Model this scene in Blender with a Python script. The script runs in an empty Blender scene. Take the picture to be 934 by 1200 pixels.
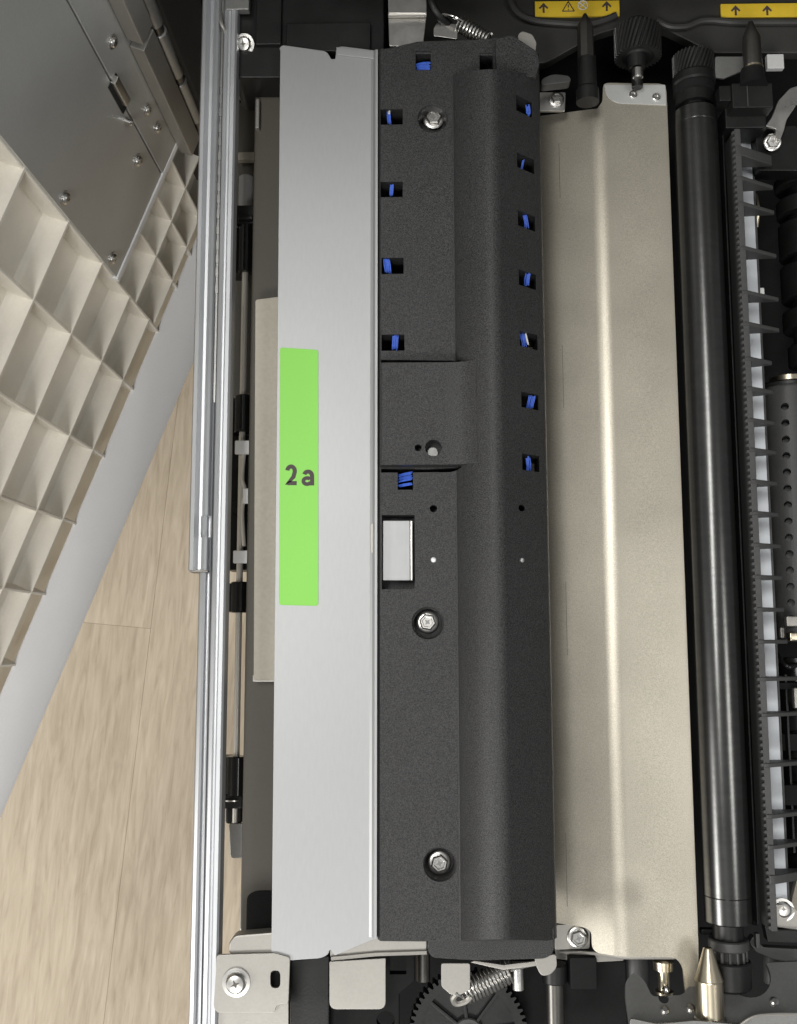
import bpy, bmesh, math, random
from mathutils import Vector, Matrix
random.seed(7)
D2R = math.radians
scene = bpy.context.scene
COL = scene.collection
MM = 0.001

# ------------------------------------------------------------------ camera
F, CX, CY, H = 1200.0, 467.0, 600.0, 420.0        # focal length in photo pixels, centre, height in mm
_d = Vector((488 - CX, 755 - CY, F)).normalized()  # straight down, seen by the camera
_y = Vector((455 - CX, -8400 - CY, F)); _y = (_y - _d * _y.dot(_d)).normalized()
_x = _y.cross(-_d)
ROWS = (_x, _y, -_d)
cam_d = bpy.data.cameras.new('camera'); cam = bpy.data.objects.new('camera', cam_d); COL.objects.link(cam)
right = Vector((_x[0], _y[0], -_d[0])); down = Vector((_x[1], _y[1], -_d[1])); fwd = Vector((_x[2], _y[2], -_d[2]))
M = Matrix((right, -down, -fwd)).transposed().to_4x4(); M.translation = Vector((0, 0, H * MM))
cam.matrix_world = M
cam_d.sensor_fit = 'HORIZONTAL'; cam_d.sensor_width = 36; cam_d.lens = 36 * F / 934
cam_d.clip_start = 0.01; cam_d.clip_end = 50
scene.camera = cam

# ------------------------------------------------------------------ light
W = bpy.data.worlds.new('World'); scene.world = W; W.use_nodes = True
bg = W.node_tree.nodes['Background']; bg.inputs[0].default_value = (0.97, 0.98, 1.0, 1); bg.inputs[1].default_value = 0.22
def area(name, loc, target, sx, sy, power, col):
    l = bpy.data.lights.new(name, 'AREA'); l.shape = 'RECTANGLE'; l.size = sx; l.size_y = sy; l.energy = power; l.color = col
    o = bpy.data.objects.new(name, l); COL.objects.link(o); o.location = loc
    o.rotation_euler = (Vector(target) - Vector(loc)).to_track_quat('-Z', 'Y').to_euler(); return o
area('ceiling_lamp', (-0.42, 0.28, 1.75), (-0.1, 0.05, 0.0), 0.85, 0.26, 14, (1.0, 0.985, 0.96))
area('second_ceiling_lamp', (-0.30, -1.55, 1.9), (-0.1, 0.0, 0.0), 0.7, 0.6, 30, (1.0, 0.985, 0.96))
area('third_ceiling_lamp', (1.25, -0.25, 2.0), (-0.1, 0.0, 0.0), 0.6, 0.5, 11, (1.0, 0.985, 0.96))
area('window_light', (-2.1, -1.0, 1.3), (0.05, 0.0, 0.0), 1.0, 0.7, 52, (1.0, 0.985, 0.96))
vs = scene.view_settings; vs.view_transform = 'Standard'; vs.look = 'None'; vs.gamma = 1; vs.exposure = -0.10
vs.use_curve_mapping = False

# ------------------------------------------------------------------ materials
STAIN = (0.0002, -0.1555, 0.0)           # in the sheet's own coordinates
def mat(name, col, rough=0.5, metal=0.0, grain=0.0, gscale=900, bump=0.0, blotch=0.0, bscale=25, stretch=(1, 1, 1), coat=0.0, rvar=0.0, spec=0.5, stain=False):
    m = bpy.data.materials.new(name); m.use_nodes = True
    nt = m.node_tree; b = nt.nodes['Principled BSDF']
    b.inputs['Base Color'].default_value = (*col, 1); b.inputs['Roughness'].default_value = rough
    b.inputs['Metallic'].default_value = metal; b.inputs['Coat Weight'].default_value = coat
    b.inputs['Specular IOR Level'].default_value = spec
    L = nt.links.new
    tc = nt.nodes.new('ShaderNodeTexCoord'); mp = nt.nodes.new('ShaderNodeMapping'); mp.inputs['Scale'].default_value = stretch
    L(tc.outputs['Object'], mp.inputs['Vector'])
    n1 = nt.nodes.new('ShaderNodeTexNoise'); n1.inputs['Scale'].default_value = gscale; n1.inputs['Detail'].default_value = 3
    L(mp.outputs[0], n1.inputs['Vector'])
    n2 = nt.nodes.new('ShaderNodeTexNoise'); n2.inputs['Scale'].default_value = bscale; n2.inputs['Detail'].default_value = 5; n2.inputs['Roughness'].default_value = 0.6
    L(tc.outputs['Object'], n2.inputs['Vector'])
    def ramp(src, amp):
        r = nt.nodes.new('ShaderNodeMapRange'); r.inputs[1].default_value = 0.3; r.inputs[2].default_value = 0.7
        r.inputs[3].default_value = 1 - amp; r.inputs[4].default_value = 1 + amp; L(src, r.inputs[0]); return r.outputs[0]
    if grain or blotch:
        mu = nt.nodes.new('ShaderNodeMath'); mu.operation = 'MULTIPLY'
        L(ramp(n1.outputs['Fac'], grain), mu.inputs[0]); L(ramp(n2.outputs['Fac'], blotch), mu.inputs[1])
        vm = nt.nodes.new('ShaderNodeVectorMath'); vm.operation = 'SCALE'; vm.inputs[0].default_value = col
        L(mu.outputs[0], vm.inputs['Scale']); L(vm.outputs[0], b.inputs['Base Color'])
        if stain:                          # a dried ring mark on the sheet
            cs_ = nt.nodes.new('ShaderNodeVectorMath'); cs_.operation = 'DISTANCE'; cs_.inputs[1].default_value = STAIN
            wz = nt.nodes.new('ShaderNodeVectorMath'); wz.operation = 'MULTIPLY_ADD'; wz.inputs[1].default_value = (.0022, .0022, 0)
            nz = nt.nodes.new('ShaderNodeTexNoise'); nz.inputs['Scale'].default_value = 260; L(tc.outputs['Object'], nz.inputs['Vector'])
            L(nz.outputs['Color'], wz.inputs[0]); L(tc.outputs['Object'], wz.inputs[2]); fz = nt.nodes.new('ShaderNodeVectorMath'); fz.operation = 'MULTIPLY'; fz.inputs[1].default_value = (1, 1, 0)
            L(wz.outputs[0], fz.inputs[0]); L(fz.outputs[0], cs_.inputs[0])
            rr = nt.nodes.new('ShaderNodeValToRGB'); L(cs_.outputs['Value'], rr.inputs[0]); el = rr.color_ramp.elements
            el[0].position = .0; el[0].color = (.72,) * 3 + (1,); el[1].position = .0125; el[1].color = (1, 1, 1, 1)
            for p_, c_ in ((.004, .80), (.0056, .92), (.0076, .97), (.0092, 1.22), (.0104, 1.12)): k_ = el.new(p_); k_.color = (c_, c_, c_, 1)
            mv = nt.nodes.new('ShaderNodeVectorMath'); mv.operation = 'MULTIPLY'; L(vm.outputs[0], mv.inputs[0]); L(rr.outputs[0], mv.inputs[1]); L(mv.outputs[0], b.inputs['Base Color'])
    if rvar:
        r = nt.nodes.new('ShaderNodeMapRange'); r.inputs[1].default_value = 0.3; r.inputs[2].default_value = 0.7
        r.inputs[3].default_value = max(0.03, rough - rvar); r.inputs[4].default_value = rough + rvar
        L(n2.outputs['Fac'], r.inputs[0]); L(r.outputs[0], b.inputs['Roughness'])
    if bump:
        bp = nt.nodes.new('ShaderNodeBump'); bp.inputs['Strength'].default_value = bump; bp.inputs['Distance'].default_value = 0.0003
        L(n1.outputs['Fac'], bp.inputs['Height']); L(bp.outputs[0], b.inputs['Normal'])
    return m
MT = {
 'grain_black': mat('textured black plastic', (0.031, 0.031, 0.031), 0.40, 0, 0.75, 2300, 0.55, 0.07, 20, spec=0.28),
 'black': mat('black plastic', (0.008, 0.008, 0.0078), 0.42, 0, 0.1, 900, 0.12, 0.25, 40, rvar=0.08, spec=0.35),
 'dull_black': mat('matt black plastic', (0.006, 0.006, 0.006), 0.7, 0, 0.15, 700, 0.2, 0.2, 30, spec=0.2),
 'grey_black': mat('dark grey plastic', (0.042, 0.042, 0.041), 0.5, 0, 0.12, 900, 0.15, 0.12, 40),
 'dark_frame': mat('dark frame plastic', (0.028, 0.0275, 0.025), 0.5, 0, 0.05, 900, 0.1, 0.15, 30),
 'body_grey': mat('grey housing plastic', (0.07, 0.07, 0.068), 0.5, 0, 0.02, 900, 0.05, 0.04, 20),
 'zinc': mat('zinc coated steel', (0.365, 0.37, 0.37), 0.47, 0.6, 0.02, 900, 0.02, 0.012, 14, (1, 0.2, 1), rvar=0.015),
 'bronze': mat('warm coated steel sheet', (0.465, 0.432, 0.358), 0.38, 0.75, 0.24, 3000, 0.10, 0.05, 22, rvar=0.03, stain=True),
 'steel': mat('bare steel', (0.60, 0.59, 0.56), 0.32, 1.0, 0.04, 500, 0.08, 0.08, 60, rvar=0.08),
 'pale_steel': mat('pale pressed steel', (0.33, 0.318, 0.29), 0.42, 0.6, 0.03, 800, 0.06, 0.05, 40),
 'door_steel': mat('grey door plate steel', (0.52, 0.525, 0.51), 0.42, 0.5, 0.03, 900, 0.06, 0.08, 9, rvar=0.06),
 'rail': mat('drawn rail steel', (0.54, 0.552, 0.565), 0.44, 0.75, 0.03, 500, 0.0, 0.04, 25, (1, 0.04, 1), rvar=0.04),
 'chrome': mat('polished steel', (0.72, 0.70, 0.66), 0.14, 1.0, 0.0, 500, 0, 0.05, 60),
 'brass': mat('pale brass', (0.64, 0.57, 0.43), 0.3, 1.0, 0.05, 900, 0.03, 0.06, 70, (1, 0.1, 1)),
 'dark_steel': mat('dark blued steel', (0.12, 0.115, 0.105), 0.35, 0.9, 0.05, 600, 0.05, 0.1, 60),
 'plate_grey': mat('dark grey coated plate', (0.26, 0.26, 0.25), 0.36, 0.6, 0.05, 900, 0.08, 0.1, 30),
 'roller': mat('semi gloss black roller', (0.085, 0.085, 0.083), 0.25, 0.9, 0.1, 500, 0.02, 0.06, 30, (0.3, 1, 0.3), rvar=0.015, spec=1.0),
 'cream': mat('cream moulded plastic', (0.86, 0.82, 0.73), 0.5, 0, 0.02, 700, 0.06, 0.06, 30),
 'flange': mat('white moulded plastic', (0.88, 0.88, 0.88), 0.5, 0, 0.015, 900, 0.06, 0.03, 12),
 'duct': mat('beige duct plastic', (0.38, 0.35, 0.285), 0.55, 0, 0.05, 700, 0.08, 0.06, 20),
 'taupe': mat('taupe plastic', (0.062, 0.055, 0.042), 0.55, 0, 0.04, 700, 0.05, 0.08, 20),
 'white_plastic': mat('white plastic', (0.55, 0.55, 0.54), 0.4, 0, 0.02, 700, 0.03, 0.05, 40),
 'grey_strip': mat('light grey film strip', (0.52, 0.545, 0.57), 0.45, 0, 0.02, 900, 0.03, 0.04, 40),
 'green': mat('green label vinyl', (0.21, 0.585, 0.066), 0.45, 0, 0.01, 900, 0, 0.015, 20),
 'ink': mat('dark printed ink', (0.055, 0.04, 0.038), 0.6),
 'yellow': mat('mustard yellow label', (0.62, 0.43, 0.03), 0.5, 0, 0.03, 500, 0, 0.05, 40),
 'blue': mat('blue bristle', (0.035, 0.10, 0.48), 0.5, 0, 0.15, 900, 0.05, 0.2, 90),
 'bright_rod': mat('bright ground rod', (0.80, 0.77, 0.70), 0.3, 0.35),
 'gloss_black': mat('glossy black plastic', (0.006, 0.006, 0.006), 0.18, 0, 0.05, 900, 0.02, 0.2, 40),
 'tab_white': mat('white tab plastic', (0.82, 0.82, 0.81), 0.4),
 'gear_black': mat('black gear plastic', (0.018, 0.018, 0.0175), 0.35, 0, 0.1, 900, 0.05, 0.2, 40),
 'insert_grey': mat('grey insert steel', (0.36, 0.365, 0.365), 0.45, 0.5, 0.02, 700, 0.02, 0.05, 60, (1, 0.15, 1)),
 'hole': mat('black void', (0.004, 0.004, 0.004), 0.8),
 'paper': mat('white printed ink', (0.6, 0.6, 0.58), 0.6),
}

# ------------------------------------------------------------------ helpers (all in millimetres)
def ray(px, py):
    v = Vector((px - CX, py - CY, F)); return Vector((ROWS[0].dot(v), ROWS[1].dot(v), ROWS[2].dot(v)))
def at(px, py, z):
    r = ray(px, py); t = (z - H) / r.z; return Vector((r.x * t, r.y * t, z))
def aty(px, py, y):                      # the point of that sight line standing at depth y
    r = ray(px, py); t = y / r.y; return Vector((r.x * t, y, r.z * t + H))
def X(px, py, z): return at(px, py, z).x
def Y(px, py, z): return at(px, py, z).y

MW = {}
def smooth(me, ang=32):
    for p in me.polygons: p.use_smooth = True
    me.set_sharp_from_angle(angle=D2R(ang))
def fin(bm, name, m):
    bmesh.ops.recalc_face_normals(bm, faces=bm.faces)
    me = bpy.data.meshes.new(name); bm.to_mesh(me); bm.free()
    me.materials.append(MT[m] if isinstance(m, str) else m); smooth(me); return me
def thing(name, label, cat, loc=(0, 0, 0), rotz=0.0, group=None, kind=None):
    o = bpy.data.objects.new(name, None); COL.objects.link(o); o.empty_display_size = 0.01
    o.location = Vector(loc) * MM; o.rotation_euler = (0, 0, rotz)
    MW[o] = Matrix.Translation(Vector(loc) * MM) @ Matrix.Rotation(rotz, 4, 'Z')
    if kind: o['kind'] = kind
    else:
        o['label'] = label; o['category'] = cat
    if kind and label: o['label'] = label
    if group: o['group'] = group
    return o
def part(name, bm, m, parent=None, local=False):
    bmesh.ops.scale(bm, vec=(MM,) * 3, verts=bm.verts)
    if parent is not None and not local: bmesh.ops.transform(bm, matrix=MW[parent].inverted(), verts=bm.verts)
    o = bpy.data.objects.new(name, fin(bm, name, m)); COL.objects.link(o)
    wn = o.modifiers.new('weighted', 'WEIGHTED_NORMAL'); wn.keep_sharp = True; wn.weight = 80
    o.parent = parent; MW[o] = MW[parent].copy() if parent is not None else Matrix()
    return o
def inst(name, me, parent, Mw):          # shared mesh, world matrix in metres
    o = bpy.data.objects.new(name, me); COL.objects.link(o); o.parent = parent
    loc = (MW[parent].inverted() @ Mw) if parent is not None else Mw
    o.matrix_local = loc; MW[o] = Mw.copy(); return o
def bev(bm, off, seg=2, ang=30):
    if off <= 0: return bm
    es = [e for e in bm.edges if len(e.link_faces) == 2 and e.calc_face_angle(0) > D2R(ang)]
    bmesh.ops.bevel(bm, geom=es, offset=off, segments=seg, affect='EDGES', clamp_overlap=True, profile=0.5); return bm
def box(x0, x1, y0, y1, z0, z1, b=0.4, seg=2):
    bm = bmesh.new(); bmesh.ops.create_cube(bm, size=1)
    for v in bm.verts:
        v.co = Vector(((x0 + x1) / 2 + v.co.x * (x1 - x0), (y0 + y1) / 2 + v.co.y * (y1 - y0), (z0 + z1) / 2 + v.co.z * (z1 - z0)))
    return bev(bm, b, seg)
def pbox(px0, py0, px1, py1, zt, h, b=0.4):
    a = at(px0, py0, zt); c = at(px1, py1, zt); a2 = at(px0, py1, zt); c2 = at(px1, py0, zt)
    return box((a.x + a2.x) / 2, (c.x + c2.x) / 2, (c.y + a2.y) / 2, (a.y + c2.y) / 2, zt - h, zt, b)
def prism(pts, z0, z1, b=0.0, seg=2):
    bm = bmesh.new(); f = bm.faces.new([bm.verts.new((p[0], p[1], z1)) for p in pts])
    r = bmesh.ops.extrude_face_region(bm, geom=[f])
    for v in r['geom']:
        if isinstance(v, bmesh.types.BMVert): v.co.z = z0
    bmesh.ops.recalc_face_normals(bm, faces=bm.faces)
    return bev(bm, b, seg)
def rnd(pts, r, seg=4):                  # round the corners of a polygon
    out = []
    n = len(pts); rs = r if isinstance(r, (list, tuple)) else [r] * n
    for i in range(n):
        p = Vector(pts[i][:2]); a = Vector(pts[i - 1][:2]); c = Vector(pts[(i + 1) % n][:2])
        ri = rs[i]
        if ri <= 0: out.append(p); continue
        ra = min(ri, (a - p).length * .45); rc = min(ri, (c - p).length * .45)
        s = p + (a - p).normalized() * ra; e = p + (c - p).normalized() * rc
        for k in range(seg + 1):
            t = k / seg; out.append(s * (1 - t) ** 2 + p * 2 * t * (1 - t) + e * t * t)
    return out
def ppoly(pts, zt, h, b=0.0, r=0.0):
    w = [at(p[0], p[1], zt).xy for p in pts]
    if (isinstance(r, (list, tuple)) and max(r) > 0) or (not isinstance(r, (list, tuple)) and r > 0): w = rnd(w, r)
    return prism(w, zt - h, zt, b)
def yext(prof, y0, y1, b=0.0):           # closed (x, z) outline run along y
    bm = bmesh.new(); f = bm.faces.new([bm.verts.new((p[0], y0, p[1])) for p in prof])
    r = bmesh.ops.extrude_face_region(bm, geom=[f])
    for v in r['geom']:
        if isinstance(v, bmesh.types.BMVert): v.co.y = y1
    bmesh.ops.recalc_face_normals(bm, faces=bm.faces)
    return bev(bm, b)
def sheet(prof, y0, y1, t, b=0.15):      # bent sheet: open (x, z) line, thickness t downwards
    return yext(list(prof) + [(p[0], p[1] - t) for p in reversed(prof)], y0, y1, b)
def lathe(prof, org, axis, seg=40):      # profile of (distance along axis, radius)
    bm = bmesh.new(); q = Vector((0, 0, 1)).rotation_difference(Vector(axis).normalized()); o = Vector(org); rings = []
    for t, r in prof:
        if r <= 1e-6: rings.append([bm.verts.new(o + q @ Vector((0, 0, t)))])
        else: rings.append([bm.verts.new(o + q @ Vector((r * math.cos(2 * math.pi * k / seg), r * math.sin(2 * math.pi * k / seg), t))) for k in range(seg)])
    for a, c in zip(rings, rings[1:]):
        for k in range(seg):
            k2 = (k + 1) % seg
            if len(a) == 1 and len(c) == 1: continue
            if len(a) == 1: bm.faces.new((a[0], c[k], c[k2]))
            elif len(c) == 1: bm.faces.new((a[k], a[k2], c[0]))
            else: bm.faces.new((a[k], a[k2], c[k2], c[k]))
    if len(rings[0]) > 1: bm.faces.new(rings[0])
    if len(rings[-1]) > 1: bm.faces.new(rings[-1])
    return bm
def cyl(p, axis, r, L, b=0.3, seg=36):
    b = min(b, r * .4, L * .4)
    return lathe([(0, r - b), (b, r), (L - b, r), (L, r - b)], p, axis, seg)
def tube(pts, r, seg=8):
    bm = bmesh.new(); P = [Vector(p) for p in pts]; rings = []; up = None
    for i, p in enumerate(P):
        t = (P[min(i + 1, len(P) - 1)] - P[max(i - 1, 0)]).normalized()
        if up is None: up = t.orthogonal().normalized()
        up = (up - t * up.dot(t)).normalized(); s = t.cross(up)
        rr = r[i] if isinstance(r, (list, tuple)) else r
        rings.append([bm.verts.new(p + (up * math.cos(2 * math.pi * k / seg) + s * math.sin(2 * math.pi * k / seg)) * rr) for k in range(seg)])
    for a, c in zip(rings, rings[1:]):
        for k in range(seg): bm.faces.new((a[k], a[(k + 1) % seg], c[(k + 1) % seg], c[k]))
    bm.faces.new(rings[0]); bm.faces.new(rings[-1]); return bm
def smoothline(pts, n=6):
    P = [Vector(p) for p in pts]; out = []
    for i in range(len(P) - 1):
        a = P[max(i - 1, 0)]; b = P[i]; c = P[i + 1]; d = P[min(i + 2, len(P) - 1)]
        for k in range(n):
            t = k / n; out.append(0.5 * ((2 * b) + (c - a) * t + (2 * a - 5 * b + 4 * c - d) * t * t + (3 * b - a - 3 * c + d) * t ** 3))
    return out + [P[-1]]
def helix(p0, p1, R, turns, r, per=14):
    p0 = Vector(p0); p1 = Vector(p1); ax = (p1 - p0).normalized(); u = ax.orthogonal().normalized(); w = ax.cross(u); n = int(turns * per)
    return tube([p0 + (p1 - p0) * (i / n) + (u * math.cos(2 * math.pi * i / per) + w * math.sin(2 * math.pi * i / per)) * R for i in range(n + 1)], r, 7)
def gear(org, axis, R, n, L, twist=0.0, th=1.2, steps=5, bore=0.0):
    q = Vector((0, 0, 1)).rotation_difference(Vector(axis).normalized()); o = Vector(org); bm = bmesh.new(); rings = []
    for s in range(steps + 1):
        a0 = twist * s / steps; rg = []
        for k in range(n):
            for f, rr in ((0.0, R - th), (0.30, R - th), (0.46, R), (0.76, R)):
                a = a0 + 2 * math.pi * (k + f) / n; rg.append(bm.verts.new(o + q @ Vector((rr * math.cos(a), rr * math.sin(a), L * s / steps))))
        rings.append(rg)
    m = len(rings[0])
    for a, c in zip(rings, rings[1:]):
        for k in range(m): bm.faces.new((a[k], a[(k + 1) % m], c[(k + 1) % m], c[k]))
    bm.faces.new(rings[0]); bm.faces.new(rings[-1]); return bm
def join(*bms):
    out = bmesh.new()
    for b in bms:
        me = bpy.data.meshes.new('t'); b.to_mesh(me); b.free(); out.from_mesh(me); bpy.data.meshes.remove(me)
    return out
def cut(bm, cutters):                    # boolean difference, all in mm
    me = bpy.data.meshes.new('a'); bmesh.ops.recalc_face_normals(bm, faces=bm.faces); bm.to_mesh(me); bm.free()
    cb = join(*cutters); bmesh.ops.recalc_face_normals(cb, faces=cb.faces); mc = bpy.data.meshes.new('b'); cb.to_mesh(mc); cb.free()
    oa = bpy.data.objects.new('a', me); ob = bpy.data.objects.new('b', mc); COL.objects.link(oa); COL.objects.link(ob)
    md = oa.modifiers.new('x', 'BOOLEAN'); md.operation = 'DIFFERENCE'; md.object = ob; md.solver = 'EXACT'
    md.use_self = True
    dg = bpy.context.evaluated_depsgraph_get(); dg.update()
    out = bmesh.new(); out.from_mesh(bpy.data.meshes.new_from_object(oa.evaluated_get(dg)))
    for o in (oa, ob): m = o.data; bpy.data.objects.remove(o); bpy.data.meshes.remove(m)
    return out
def glyph(ch, x0, x1, y0, y1, z0, z1, fat=0.0):
    cu = bpy.data.curves.new('t', 'FONT'); cu.body = ch; cu.extrude = 0.05; cu.offset = fat
    o = bpy.data.objects.new('t', cu); COL.objects.link(o); dg = bpy.context.evaluated_depsgraph_get(); dg.update()
    me = bpy.data.meshes.new_from_object(o.evaluated_get(dg)); bm = bmesh.new(); bm.from_mesh(me)
    bpy.data.objects.remove(o); bpy.data.curves.remove(cu)
    c = [v.co.copy() for v in bm.verts]; lo = [min(v[i] for v in c) for i in range(3)]; hi = [max(v[i] for v in c) for i in range(3)]
    for v in bm.verts:
        v.co = Vector((x0 + (v.co.x - lo[0]) / (hi[0] - lo[0]) * (x1 - x0), y0 + (v.co.y - lo[1]) / (hi[1] - lo[1]) * (y1 - y0), z0 + (v.co.z - lo[2]) / (hi[2] - lo[2]) * (z1 - z0)))
    return bm

# unit screws (1 mm radius over the flange), head towards +z
def _unit(bm, m, name):
    bmesh.ops.scale(bm, vec=(MM,) * 3, verts=bm.verts); return fin(bm, name, m)
def hexhead():
    b = bmesh.new(); rings = []
    for z, r in ((0.1, .78), (.62, .78), (.72, .66), (.72, .52), (.55, .46)):
        rings.append([b.verts.new((r * math.cos(k * math.pi / 3), r * math.sin(k * math.pi / 3), z)) for k in range(6)])
    for a, c in zip(rings, rings[1:]):
        for k in range(6): b.faces.new((a[k], a[(k + 1) % 6], c[(k + 1) % 6], c[k]))
    b.faces.new(rings[-1]); return b
SC_HEX = _unit(join(lathe([(-.6, .5), (0, .5), (0, .97), (.05, 1), (.16, 1), (.22, .9), (.24, .7)], (0, 0, 0), (0, 0, 1), 28), hexhead()), 'steel', 'hex_screw')
SC_PAN = _unit(lathe([(-.6, .5), (0, .5), (0, 1), (.12, 1.0), (.14, .74), (.34, .72), (.52, .58), (.58, .3), (.58, 0)], (0, 0, 0), (0, 0, 1), 28), 'steel', 'pan_screw')
def star(r0, r1, n, z0, z1):
    return prism([(Vector(((r0 if k % 2 else r1) * math.cos(math.pi * k / n), (r0 if k % 2 else r1) * math.sin(math.pi * k / n)))) for k in range(2 * n)], z0, z1)
RC_HEX = _unit(star(.14, .32, 4, .4, .565), 'plate_grey', 'recess')
RC_PAN = _unit(star(.12, .36, 4, .4, .592), 'dark_steel', 'recess')
def screw(parent, p, r, kind='hex', axis=(0, 0, 1), spin=0.0):
    q = Vector((0, 0, 1)).rotation_difference(Vector(axis).normalized()).to_matrix().to_4x4()
    Mw = Matrix.Translation(Vector(p) * MM) @ q @ Matrix.Rotation(spin, 4, 'Z') @ Matrix.Scale(r, 4)
    s = inst('screw', SC_HEX if kind == 'hex' else SC_PAN, parent, Mw)
    c = inst('recess', RC_HEX if kind == 'hex' else RC_PAN, s, Mw)
    return s

# ================================================================== THE SETTING
# floor of wood-look planks, far below
fl = thing('floor', None, None, (0, 0, -650), D2R(-5.2), kind='structure')
def wood(seed):
    m = bpy.data.materials.new('pale oak laminate'); m.use_nodes = True; nt = m.node_tree; L = nt.links.new; b = nt.nodes['Principled BSDF']
    tc = nt.nodes.new('ShaderNodeTexCoord'); oi = nt.nodes.new('ShaderNodeObjectInfo')
    ad = nt.nodes.new('ShaderNodeVectorMath'); ad.operation = 'MULTIPLY_ADD'; ad.inputs[1].default_value = (1, 1, 1)
    sc = nt.nodes.new('ShaderNodeVectorMath'); sc.operation = 'SCALE'; sc.inputs[0].default_value = (3.1, 7.7, 0)
    L(oi.outputs['Random'], sc.inputs['Scale']); L(tc.outputs['Object'], ad.inputs[0]); L(sc.outputs[0], ad.inputs[2])
    mp = nt.nodes.new('ShaderNodeMapping'); mp.inputs['Scale'].default_value = (1, 0.16, 1); L(ad.outputs[0], mp.inputs['Vector'])
    n = nt.nodes.new('ShaderNodeTexNoise'); n.inputs['Scale'].default_value = 60; n.inputs['Detail'].default_value = 9; n.inputs['Roughness'].default_value = .68; n.inputs['Distortion'].default_value = 1.1
    L(mp.outputs[0], n.inputs['Vector'])
    n2 = nt.nodes.new('ShaderNodeTexNoise'); n2.inputs['Scale'].default_value = 7; n2.inputs['Detail'].default_value = 4; L(mp.outputs[0], n2.inputs['Vector'])
    mp3 = nt.nodes.new('ShaderNodeMapping'); mp3.inputs['Scale'].default_value = (1, 0.1, 1); L(ad.outputs[0], mp3.inputs['Vector'])
    n3 = nt.nodes.new('ShaderNodeTexNoise'); n3.inputs['Scale'].default_value = 190; n3.inputs['Detail'].default_value = 6; n3.inputs['Distortion'].default_value = .8; L(mp3.outputs[0], n3.inputs['Vector'])
    mx = nt.nodes.new('ShaderNodeMix'); mx.data_type = 'FLOAT'; mx.inputs[0].default_value = .4; L(n.outputs['Fac'], mx.inputs[2]); L(n2.outputs['Fac'], mx.inputs[3])
    mx2 = nt.nodes.new('ShaderNodeMix'); mx2.data_type = 'FLOAT'; mx2.inputs[0].default_value = .42; L(mx.outputs[0], mx2.inputs[2]); L(n3.outputs['Fac'], mx2.inputs[3])
    cr = nt.nodes.new('ShaderNodeValToRGB'); e = cr.color_ramp.elements
    e[0].position = .34; e[0].color = (.32, .25, .17, 1); e[1].position = .65; e[1].color = (.55, .465, .345, 1)
    k = e.new(.5); k.color = (.45, .37, .265, 1)
    L(mx2.outputs[0], cr.inputs[0]); L(cr.outputs[0], b.inputs['Base Color']); b.inputs['Roughness'].default_value = .5
    return m
WOOD = wood(0)
PW, PL = 182.0, 1100.0
_seam = at(150, 960, -650)                                   # a seam runs through here
_li = (MW[fl].inverted() @ (_seam * MM)).xy / MM
_je = (MW[fl].inverted() @ (at(116, 731, -650) * MM)).xy / MM    # end joint of the plank left of it
bm_p = box(0, PW - 0.1, 0, PL - 0.1, -8, 0, 0.22, 1); bmesh.ops.scale(bm_p, vec=(MM,) * 3, verts=bm_p.verts); ME_PL = fin(bm_p, 'plank', WOOD)
for i in range(-5, 6):
    off = _je.y if i == -1 else _je.y + (i * 397.0) % PL + 520
    for j in range(-2, 2):
        o = bpy.data.objects.new('plank', ME_PL); COL.objects.link(o); o.parent = fl
        o.location = ((_li.x + i * PW) * MM, (off + j * PL) * MM, 0)
part('subfloor', box(-1500, 1500, -1800, 1800, -14, -9, 0), 'taupe', fl, local=True)

# body of the machine behind the pulled-out drawer
body = thing('printer_body', 'dark machine interior behind the drawer with yellow arrow labels', 'printer', (0, 340, -420))
part('back_wall', box(-330, 420, 346, 620, -420, -6, 3), 'dull_black', body)
part('upper_housing', box(-330, 420, 300, 640, -3, 420, 4), 'body_grey', body)
part('side_wall', box(-126, -104, 312, 347, -420, -8, 2), 'dull_black', body)
pnl = part('front_panel', ppoly([(470, -40), (470, 30), (520, 74), (640, 74), (700, 40), (735, 30), (780, 34), (835, 62), (960, 62), (960, -40)], -46, 6, 0.8, 3.0), 'dark_frame', body)
def lip(pts, r): return tube(smoothline([at(a, b, -44) for a, b in pts], 5), r, 10)
part('frame_lip', lip([(594, -10), (604, 12), (622, 23), (655, 27), (690, 28), (710, 23), (722, 18)], 1.7), 'dark_frame', body)
part('frame_lip', lip([(770, 24), (784, 31), (804, 31), (820, 25), (836, 24), (860, 26), (900, 26), (950, 26)], 1.7), 'dark_frame', body)
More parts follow.
